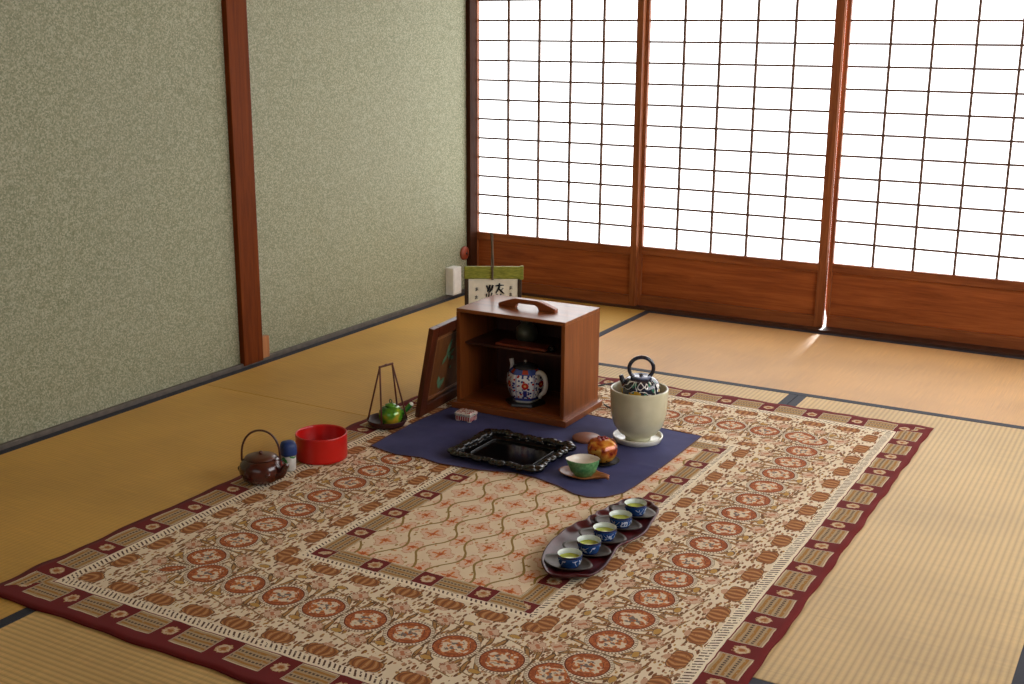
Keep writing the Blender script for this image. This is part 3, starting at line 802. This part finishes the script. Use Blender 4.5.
# ================================================================ BLACK TRAY
def ornate_tray():
    m = NT('black_carved_lacquer')
    mm = m.finish((10, 10, 11), .13, coat=.3)
    r = thing('carved_tray', 'black glossy rectangular tray with a knobbly carved rim on the blue cloth', 'tray', (1.358, -2.004, CZ))
    hx, hy = .143, .120
    def rr(h, k, n=10, rad=.02):
        out = []
        for cx, cy, a0 in ((hx, hy, 0), (-hx, hy, 90), (-hx, -hy, 180), (hx, -hy, 270)):
            for i in range(n):
                a = math.radians(a0 + 90 * i / (n - 1))
                sx, sy = (1 if cx > 0 else -1), (1 if cy > 0 else -1)
                out.append((cx + k * sx - sx * rad + rad * math.cos(a), cy + k * sy - sy * rad + rad * math.sin(a), h))
        return out
    b = MB(); bm = b.bm
    # base dish with flared wall
    loops = [rr(.0, -.030), rr(.004, -.022), rr(.016, .0), rr(.017, .003), rr(.016, -.006), rr(.006, -.040), rr(.005, -.044)]
    R = [[bm.verts.new(p) for p in L] for L in loops]
    for p, q in zip(R, R[1:]):
        for i in range(len(p)):
            j = (i + 1) % len(p); bm.faces.new((p[i], p[j], q[j], q[i]))
    bm.faces.new(R[0][::-1]); bm.faces.new(R[-1])
    bmesh.ops.recalc_face_normals(bm, faces=bm.faces)
    for f in bm.faces: f.smooth = len(f.verts) == 4
    b.build('dish', mm, r)
    # carved rim: a coil of knobs and leaves all round
    k = MB(); rn = random.Random(5)
    path = rr(.016, -.003, 6)
    P = [Vector(p) for p in path]; P.append(P[0])
    tot = 0; seq = []
    for a, c in zip(P, P[1:]):
        L = (c - a).length; n = max(1, int(L / .011))
        for i in range(n): seq.append(a + (c - a) * (i / n))
    for i, p in enumerate(seq):
        s = .0082 + .0046 * rn.random()
        corner = (abs(abs(p.x) - hx) < .03 and abs(abs(p.y) - hy) < .03)
        if corner: s *= 1.25
        o = Vector((rn.uniform(-.004, .004), rn.uniform(-.004, .004), rn.uniform(-.001, .004)))
        k.ball(p + o, s, (1.1 + .4 * rn.random(), 1.1 + .3 * rn.random(), .75), 12, 8)
        if rn.random() < .55:
            inw = Vector((-p.x, -p.y, 0)).normalized() * .014
            k.ball(p + inw * (.6 + .6 * rn.random()) + Vector((0, 0, -.004)), .0062, (1.2, 1.0, .7), 10, 7)
    k.build('carved_rim', mm, r)
    MB().tube([Vector(p) for p in rr(.0085, -.038, 6)], .0016, 6, closed=True, sub=1).build('inner_moulding', mm, r)
ornate_tray()

# ================================================================ PLANTER BRAZIER AND KETTLE
PX, PY = 1.628, -1.693
cream = NT('cream_glaze'); nz = cream.noise(18, detail=2)
CR = cream.finish(cream.ramp(nz, [(.3, (196, 192, 160)), (.7, (212, 208, 178))]), .16, coat=.4)
r = thing('planter_saucer', 'cream ceramic saucer under the round cream planter', 'saucer', (PX, PY, CZ))
MB().lathe([(0, 0), (.066, 0), (.072, .003), (.077, .016), (.077, .019), (.074, .0195), (.070, .012), (.062, .0065), (0, .006)], 64).build('dish', plain('pale_glaze', (224, 222, 208), .12, coat=.4, var=.03), r)
r = thing('planter_pot', 'round cream ceramic pot used as brazier on the blue cloth', 'pot', (PX, PY, CZ + .006))
MB().lathe([(0, .004), (.034, .004), (.036, 0), (.039, 0), (.040, .008), (.041, .012), (.060, .024), (.077, .050), (.085, .084), (.087, .116), (.0885, .150), (.089, .160), (.0875, .1635), (.084, .1635), (.082, .160), (.080, .112), (.072, .060), (.050, .034), (0, .030)], 72).build('body', CR, r)
MB().lathe([(0, 0), (.055, 0), (.055, .012), (0, .012)], 32, c=(0, 0, .052)).build('heater_coil', plain('dark_heater', (52, 48, 46), .6), r)
def painted_kettle():
    t = NT('black_floral_glaze')
    x, y, z = t.xyz(); ang = t.math('ARCTAN2', y, x); z = z - .052
    v = t.vec(ang * .055, z, 0.0)
    c = t.mix((22, 26, 44), (34, 36, 54), t.noise(40))
    n = t.noise(30, v, detail=0, dist=1.2)
    up = z.band(.018, .076)
    c = t.mix(c, (52, 116, 92), (t.noise(50, v, detail=1).gt(.60)) * up)
    c = t.mix(c, (232, 228, 220), (n - .5).abs().lt(.034) * up)
    c = t.mix(c, (204, 160, 52), (t.noise(38, t.vec(ang * .055 + .3, z, 1.0), detail=1).gt(.60)) * z.band(.012, .05))
    c = t.mix(c, (198, 150, 40), (t.noise(90, v, detail=1) - .5).abs().lt(.05) * z.band(.012, .024))
    m = t.finish(c, .15, coat=.4)
    blk = plain('black_glaze', (30, 33, 46), .22, coat=.3)
    r = thing('painted_kettle', 'black flower-painted kettle with ring handle sitting in the cream pot', 'kettle', (PX + .004, PY, CZ + .071))
    MB().lathe([(0, 0), (.040, 0), (.052, .014), (.060, .040), (.059, .056), (.052, .070), (.040, .078), (.030, .081), (0, .081)], 56).xf(Matrix.Translation((0, 0, .052))).xf(Matrix.Translation((0, 0, 0))).build('body', m, r)
    l = MB().lathe([(0, .133), (.030, .133), (.0295, .138), (.026, .1385), (.022, .136), (0, .1365)], 32).build('lid', plain('pale_blue_lid', (128, 136, 160), .2, coat=.3), r)
    MB().lathe([(0, .136), (.005, .136), (.007, .141), (0, .144)], 16).build('knob', blk, l)
    dx, dy = .869, .495       # photo right
    rp = []
    for i in range(15):
        a = math.radians(-50 + 280 * i / 14)
        rp.append((dx * .037 * math.cos(a), dy * .037 * math.cos(a), .1600 + .0345 * math.sin(a)))
    MB().tube(rp, .0060, 10, sub=2).build('ring_handle', blk, r)
    MB().tube([(-dx * .048, -dy * .048, .106), (-dx * .056, -dy * .056, .122), (-dx * .061, -dy * .061, .138)], [.011, .0080, .0065], 12).build('spout', blk, r)
painted_kettle()

# ================================================================ THINGS ON THE RIGHT OF THE CLOTH
tag(MB().lathe([(0, 0), (.040, 0), (.044, .003), (.044, .008), (.041, .011), (0, .012)], 48).build('wooden_disc', wood('disc_wood', (120, 72, 52), (156, 100, 76), 'x', .4), loc=(1.489, -1.768, CZ)),
    'round flat brown wooden disc on the blue cloth behind the gold pot', 'wooden disc')
def gold_pot():
    r = thing('saucer', 'small black dish under the gold and red pot', 'saucer', (1.618, -1.928, CZ))
    MB().lathe([(0, 0), (.032, 0), (.049, .006), (.052, .009), (.050, .0095), (.032, .004), (0, .004)], 44).build('dish', plain('black_dish', (20, 22, 20), .45, spec=.3), r)
    t = NT('gold_red_glaze')
    x, y, z = t.xyz()
    n = t.noise(38, detail=2, dist=.6); v = t.voronoi(75)
    c = t.ramp(n, [(.32, (120, 30, 12)), (.45, (190, 92, 26)), (.58, (212, 142, 48)), (.72, (232, 182, 84))])
    c = t.mix(c, (130, 18, 14), v.lt(.22))
    m = t.finish(c, .22, metal=.2, coat=.4)
    g = thing('lidded_pot', 'round gold and red lobed pot on a black dish behind the green bowl', 'pot', (1.618, -1.928, CZ + .0045))
    lob = lambda a, r_, z: 1 + .035 * math.cos(a * 6) * min(1, r_ / .03)
    MB().lathe([(0, 0), (.022, 0), (.034, .010), (.044, .028), (.0455, .040), (.0452, .0463)], 60, fn=lob).build('body', m, g)
    l = MB().lathe([(.0451, .0460), (.0425, .054), (.035, .063), (.020, .0695), (0, .070)], 60, fn=lob).build('lid', m, g)
    k = MB()
    for a in range(5):
        an = a * 1.257 + .3; k.ball((.013 * math.cos(an), .013 * math.sin(an), .0705), .0045, (1.3, 1.3, .8), 10, 8)
    k.ball((0, 0, .071), .005); k.build('berry_knob', plain('dark_red_berries', (130, 16, 18), .25), l)
gold_pot()
def leaf_and_bowl():
    # leaf saucer, long axis along photo right
    r = thing('leaf_saucer', 'brown leaf-shaped saucer under the green pouring bowl', 'saucer', (1.618, -2.058, CZ), .06)
    n = 56
    def outline(k, z, wav):
        out = []
        for i in range(n):
            a = 2 * PI * i / n
            rad = 1 + (.05 * math.cos(3 * a + .5) + .07 * math.cos(5 * a)) * (.3 + .7 * wav)
            x = .062 * k * math.cos(a) * rad; y = .043 * k * math.sin(a) * rad
            tip = max(0, math.cos(a)) ** 8 * .014 * k + max(0, -math.cos(a)) ** 8 * .012 * k
            x += tip * (1 if math.cos(a) > 0 else -1)
            out.append((x, y, z + .003 * math.cos(2 * a) * (k > .8)))
        return out
    m = MB(); b = m.bm
    loops = [outline(.55, 0, 0), outline(.72, .003, .3), outline(.98, .0105, 1), outline(1.0, .0125, 1), outline(.94, .0120, 1), outline(.70, .0065, .3), outline(.5, .004, 0)]
    R = [[b.verts.new(p) for p in L] for L in loops]
    for p, q in zip(R, R[1:]):
        for i in range(n): b.faces.new((p[i], p[(i + 1) % n], q[(i + 1) % n], q[i]))
    b.faces.new(R[0][::-1]); b.faces.new(R[-1]); bmesh.ops.recalc_face_normals(b, faces=b.faces)
    for f in b.faces: f.smooth = True
    m.build('leaf', wood('leaf_wood', (140, 78, 36), (192, 122, 66), 'x', .35), r)
    st = MB(); st.tube([(.060, -.004, .010), (.074, -.006, .013), (.084, -.010, .010)], [.006, .0055, .004], 10); st.build('stem', wood('stem_wood', (132, 80, 46), (186, 128, 84), 'x', .4), r)
    g = thing('pouring_bowl', 'green bowl with white inside and a pouring lip on a leaf saucer', 'bowl', (1.620, -2.055, CZ + .0045), .52)
    t = NT('green_glaze'); nn = t.noise(110, detail=2)
    gm = t.finish(t.ramp(nn, [(.3, (56, 112, 64)), (.7, (104, 156, 100))]), .3, coat=.2)
    wm = plain('white_glaze', (226, 216, 200), .2, coat=.3, var=.03)
    def lip(a, r_, z):
        k = min(1, max(0, (z - .018) / .03)); c = math.cos(a)
        return 1 + k * (.24 * max(0, -c) ** 9 + .13 * max(0, c) ** 9)
    MB().lathe([(0, .002), (.020, .002), (.021, 0), (.0255, 0), (.0275, .004), (.0355, .012), (.0395, .028), (.041, .0465), (.0405, .0478)], 72, fn=lip).build('outside', gm, g)
    MB().lathe([(.0405, .0478), (.0388, .0476), (.0375, .030), (.033, .014), (.020, .0075), (0, .006)], 72, fn=lip).build('inside', wm, g)
leaf_and_bowl()

# ================================================================ TRAY WITH FIVE CUPS
TX, TY = 1.858, -2.440
def cup_tray():
    t = NT('dark_red_lacquer'); nn = t.noise(20)
    m = t.finish(t.ramp(nn, [(.3, (58, 12, 18)), (.7, (82, 20, 26))]), .34, spec=.35)
    ol = [(1.801, -2.643), (1.785, -2.600), (1.772, -2.538), (1.766, -2.468), (1.770, -2.418), (1.785, -2.380), (1.787, -2.343), (1.789, -2.303), (1.798, -2.258), (1.811, -2.215), (1.837, -2.180), (1.867, -2.175), (1.897, -2.190), (1.921, -2.220), (1.931, -2.255), (1.940, -2.312), (1.948, -2.373), (1.940, -2.431), (1.929, -2.484), (1.941, -2.551), (1.947, -2.614), (1.936, -2.660), (1.908, -2.678), (1.882, -2.702), (1.850, -2.700), (1.822, -2.672)]
    pts = [Vector((p[0] - TX, p[1] - TY, 0)) for p in ol]
    n0 = len(pts); P = []
    for i in range(n0):
        p0, p1, p2, p3 = pts[i - 1], pts[i], pts[(i + 1) % n0], pts[(i + 2) % n0]
        for k in range(5):
            u = k / 5
            P.append(.5 * ((2 * p1) + (p2 - p0) * u + (2 * p0 - 5 * p1 + 4 * p2 - p3) * u * u + (3 * p1 - p0 - 3 * p2 + p3) * u ** 3))
    n = len(P)
    N = []
    for i in range(n):
        d = (P[(i + 1) % n] - P[i - 1]).normalized(); N.append(Vector((-d.y, d.x, 0)))
    ctr = Vector((0, 0, 0))
    if N[0].dot(P[0] - ctr) > 0: N = [-v for v in N]          # N points inwards
    def loop(inset, z, wav=0.0):
        return [(P[i] + N[i] * (inset + wav * .0030 * math.sin(2 * PI * i / n * 22) * max(0, math.sin(2 * PI * (i / n) - .35)) )).to_tuple()[:2] + (z + wav * .0020 * math.sin(2 * PI * i / n * 6) * (1 if wav < 2 else 0),) for i in range(n)]
    r = thing('tea_tray', 'dark red gourd-shaped lacquer tray holding five blue cups on the rug', 'tray', (TX, TY, RZ + .001))
    mb = MB(); b = mb.bm
    loops = [loop(.024, .008), loop(.012, .009), loop(.0, .020, 1), loop(.001, .0225, 1), loop(.0045, .0220, 1), loop(.012, .0150, 4.0), loop(.020, .0112), loop(.030, .011)]
    R = [[b.verts.new(p) for p in L] for L in loops]
    for p, q in zip(R, R[1:]):
        for i in range(n): b.faces.new((p[i], p[(i + 1) % n], q[(i + 1) % n], q[i]))
    b.faces.new(R[0][::-1]); b.faces.new(R[-1]); bmesh.ops.recalc_face_normals(b, faces=b.faces)
    for f in b.faces: f.smooth = len(f.verts) == 4
    mb.build('dish', m, r)
    for x, y in ((-.045, -.18), (.045, -.18), (-.03, .19), (.03, .19)):
        MB().lathe([(0, 0), (.010, 0), (.012, .009), (0, .009)], 16, c=(x, y, 0)).build('foot', m, r)
cup_tray()
SZ = RZ + .001 + .0118
def cup_sets():
    sm = plain('dark_pewter_saucer', (72, 65, 58), .45, metal=.3, var=.15, scale=60)
    t = NT('blue_painted_porcelain')
    x, y, z = t.xyz(); ang = t.math('ARCTAN2', y, x)
    nn = t.noise(55, t.vec(ang * .026, z, 0.0), detail=1, dist=.8)
    c = t.mix((14, 52, 108), (28, 78, 140), t.noise(90))
    c = t.mix(c, (196, 208, 226), (nn - .52).abs().lt(.03) * z.band(.008, .022)); c = t.mix(c, (14, 32, 74), z.gt(.0265)); c = t.mix(c, (16, 40, 90), z.lt(.005))
    blue = t.finish(c, .2, coat=.3)
    white = plain('white_cup_glaze', (214, 224, 214), .18, coat=.3, var=.03)
    tea = NT('green_tea').finish((176, 186, 58), .05)
    places = ['nearest the viewer at the front of the red tray', 'second from the front on the red tray', 'in the middle of the five on the red tray', 'second from the back on the red tray', 'at the far back of the red tray']
    first = None
    for i, (x, y) in enumerate(((1.868, -2.627), (1.873, -2.536), (1.873, -2.448), (1.873, -2.356), (1.874, -2.266))):
        sl = 'dark oval saucer under the cup ' + places[i]; cl = 'blue cup of green tea ' + places[i]
        if i == 0:
            s = thing('cup_saucer', sl, 'saucer', (x - .010, y + .008, SZ), 0.0, 'saucers on the red tray')
            def pt(a, r_, z): return 1 + .10 * abs(math.cos(a)) ** 10
            MB().lathe([(0, 0), (.024, 0), (.050, .0045), (.058, .0075), (.0575, .0088), (.050, .0066), (.024, .0030), (0, .0030)], 56, sx=1.0, sy=.74, fn=pt).build('dish', sm, s)
            c = thing('teacup', cl, 'cup', (x, y, SZ + .0032), 0.0, 'teacups on the red tray')
            MB().lathe([(0, .002), (.018, .002), (.019, 0), (.0215, 0), (.0225, .003), (.0262, .009), (.0282, .019), (.0292, .0310), (.0287, .0317)], 48).build('outside', blue, c)
            MB().lathe([(.0287, .0317), (.0276, .0312), (.0266, .020), (.0240, .010), (.016, .005), (0, .004)], 48).build('inside', white, c)
            MB().lathe([(0, .0200), (.0264, .0200)], 40).build('tea', tea, c)
            first = (s, c)
        else:
            dup(first[0], (x - .010, y + .008, SZ), sl); dup(first[1], (x, y, SZ + .0032), cl, rz=.9 * i)
cup_sets()

# ================================================================ LEFT GROUP
# red bowl
t = NT('red_lacquer'); nn = t.noise(8)
RED = t.finish(t.ramp(nn, [(.3, (186, 14, 10)), (.7, (206, 24, 16))]), .3, coat=.2)
tag(MB().lathe([(0, .002), (.070, .002), (.072, 0), (.0745, .002), (.0752, .010), (.0758, .071), (.0758, .0750), (.0745, .0765), (.0725, .0760), (.0715, .071), (.0712, .012), (.068, .008), (0, .008)], 72).build('round_box', RED, loc=(.882, -2.300, RZ + .001)),
    'bright red round straight-sided lacquer bowl on the rug edge', 'bowl')
# brown kettle
def brown_kettle():
    t = NT('brown_iron_glaze')
    nn = t.noise(14, detail=3)
    m = t.finish(t.ramp(nn, [(.3, (48, 15, 10)), (.7, (82, 30, 20))]), .22, coat=.4)
    lm = plain('brown_lid', (84, 40, 24), .35, coat=.2)
    r = thing('brown_kettle', 'glossy dark brown kettle with thin arched handle at the rug edge', 'kettle', (.861, -2.540, RZ + .001))
    MB().lathe([(0, .002), (.034, .002), (.036, 0), (.040, .001), (.052, .011), (.0605, .028), (.0620, .040), (.058, .054), (.050, .064), (.045, .068), (.042, .069), (0, .069)], 56).build('body', m, r)
    for a in range(0, 360, 60):
        an = math.radians(a + 28)
        MB().ball((  .057 * math.cos(an), .057 * math.sin(an), .036), .010, (1, 1, .9), 14, 10).build('boss', m, r)
    l = MB().lathe([(0, .0692), (.044, .0692), (.044, .072), (.030, .077), (.012, .080), (0, .0805)], 48).build('lid', lm, r)
    MB().lathe([(0, .080), (.003, .080), (.0055, .084), (.004, .088), (0, .089)], 14).build('knob', lm, l)
    dx, dy = .869, .495
    hp = []
    for i in range(15):
        a = PI * i / 14
        hp.append((dx * .0535 * math.cos(a) , dy * .0535 * math.cos(a), .060 + (.088) * math.sin(a) ** .72))
    MB().tube(hp, .0030, 8, sub=3).build('handle', plain('handle_cane', (70, 34, 26), .45), r)
    sx, sy = math.cos(.10), math.sin(.10)
    MB().tube([(sx * .046, sy * .046, .024), (sx * .066, sy * .066, .032), (sx * .078, sy * .078, .050), (sx * .084, sy * .084, .062)], [.016, .012, .009, .008], 12).build('spout', m, r)
brown_kettle()
# small white canister with blue top
def canister():
    r = thing('small_canister', 'small white container with green leaf mark and blue top beside brown kettle', 'container', (.868, -2.432, RZ + .001), .3)
    t = NT('white_printed_body')
    x, y, z = t.xyz(); n = t.noise(55, detail=1, dist=.5)
    c = t.mix((206, 204, 196), (186, 182, 174), t.noise(30))
    c = t.mix(c, (40, 120, 52), n.gt(.58) * z.band(.024, .048))
    m = t.finish(c, .35)
    MB().lathe([(0, 0), (.018, 0), (.0195, .002), (.0215, .046), (0, .046)], 36).build('body', m, r)
    b = NT('blue_top'); nb = b.noise(40, detail=2)
    bm_ = b.finish(b.ramp(nb, [(.3, (10, 34, 84)), (.7, (18, 56, 122))]), .5)
    MB().lathe([(0, .046), (.0225, .046), (.0238, .050), (.0230, .074), (.0190, .083), (.010, .086), (0, .0865)], 36, fn=lambda a, r_, z: 1 + .05 * math.cos(4 * a)).build('blue_cap', bm_, r)
canister()
# wire-framed tray with green pot
def rod_stand():
    r = thing('rod_tray', 'dark round tray hung in a tall frame of thin rods on rug', 'tray stand', (.880, -1.966, RZ + .001))
    dk = plain('dark_wood_tray', (60, 28, 24), .5, spec=.25)
    MB().lathe([(0, 0), (.040, 0), (.055, .006), (.064, .022), (.0645, .026), (.062, .026), (.052, .012), (.038, .0065), (0, .006)], 52).build('dish', dk, r)
    rd = plain('brown_rod', (92, 44, 32), .5)
    A = Vector((-.003, -.036, .205)); Bv = Vector((.012, .016, .205))
    A = Vector((.002, -.036, .203)); Bv = Vector((.011, .018, .203))
    for q, T in ((A, (-.046, -.040, .024)), (A, (.020, -.058, .022)), (Bv, (.000, .060, .024)), (Bv, (.052, .034, .024))):
        MB().tube([q, T], .0028, 8, sub=1).build('rod', rd, r)
    MB().tube([A + (A - Bv) * .04, A, Bv, Bv + (Bv - A) * .04], .0036, 8, sub=1).build('top_bar', rd, r)
    mid = (A + Bv) / 2
    MB().ball(mid + Vector((0, 0, .001)), .0048, (1, 2.2, .8)).build('grip_knot', rd, r)
    g = thing('green_pot', 'small green and gold glazed teapot with white-tipped handle in the rod tray', 'teapot', (.887, -1.955, RZ + .0075))
    t = NT('green_gold_glaze')
    n = t.noise(26, detail=2)
    c = t.ramp(n, [(.34, (30, 96, 24)), (.50, (92, 150, 34)), (.58, (150, 166, 40)), (.66, (214, 160, 48))])
    m = t.finish(c, .18, metal=.15, coat=.4)
    MB().lathe([(0, 0), (.026, 0), (.036, .010), (.0395, .026), (.037, .043), (.028, .055), (.020, .058), (0, .058)], 48).build('body', m, g)
    l = MB().lathe([(0, .0582), (.020, .0582), (.018, .063), (.008, .067), (0, .0675)], 32).build('lid', m, g)
    MB().tube([(.0045 * math.cos(a), .0, .0735 + .006 * math.sin(a)) for a in [i * PI / 5 for i in range(10)]], .0018, 8, closed=True, sub=2).build('ring_knob', plain('green_ring', (70, 96, 40), .3), l)
    dx, dy = .80, .60
    h = MB().tube([(dx * .030, dy * .030, .030), (dx * .046, dy * .046, .042), (dx * .064, dy * .064, .060)], [.0085, .0078, .0082], 14).build('side_handle', m, g)
    MB().ball((dx * .065, dy * .065, .0612), .0072, (1, 1, 1)).build('handle_tip', plain('white_tip', (214, 214, 200), .25), h)
rod_stand()

# ================================================================ CAMERA, LIGHT
cam = bpy.data.cameras.new('camera'); co = bpy.data.objects.new('camera', cam); COL.objects.link(co)
f, c = 1200.6262470576553, Vector((3.02061417, -4.93618306, 1.21877464))
yaw, pit, rol = -0.516096881, 0.252149964, 0.00556190111
fw = Vector((math.sin(yaw) * math.cos(pit), math.cos(yaw) * math.cos(pit), -math.sin(pit)))
rt = fw.cross(Vector((0, 0, 1))).normalized(); up = rt.cross(fw)
r2 = rt * math.cos(rol) + up * math.sin(rol); u2 = -rt * math.sin(rol) + up * math.cos(rol)
mw = Matrix((r2, u2, -fw)).transposed().to_4x4(); mw.translation = c
co.matrix_world = mw
cam.sensor_width = 36; cam.lens = f / 1024 * 36; cam.clip_start = .01
SC.camera = co

w = bpy.data.worlds.new('sky'); SC.world = w; w.use_nodes = True
w.node_tree.nodes['Background'].inputs[0].default_value = (1, .99, .97, 1)
w.node_tree.nodes['Background'].inputs[1].default_value = 2.6

sl = bpy.data.lights.new('sun', 'SUN'); so = bpy.data.objects.new('sun', sl); COL.objects.link(so)
sl.energy = 45.0; sl.angle = math.radians(15); sl.color = (1, 1, 1)
so.rotation_euler = Vector((-.03, -1, -.17)).to_track_quat('-Z', 'Y').to_euler()
so.location = (1.8, 3, 1.2)

SC.view_settings.view_transform = 'Standard'; SC.view_settings.look = 'None'
SC.view_settings.gamma = 1; SC.view_settings.use_curve_mapping = False
SC.view_settings.exposure = .56
SC.cycles.max_bounces = 8; SC.cycles.diffuse_bounces = 5
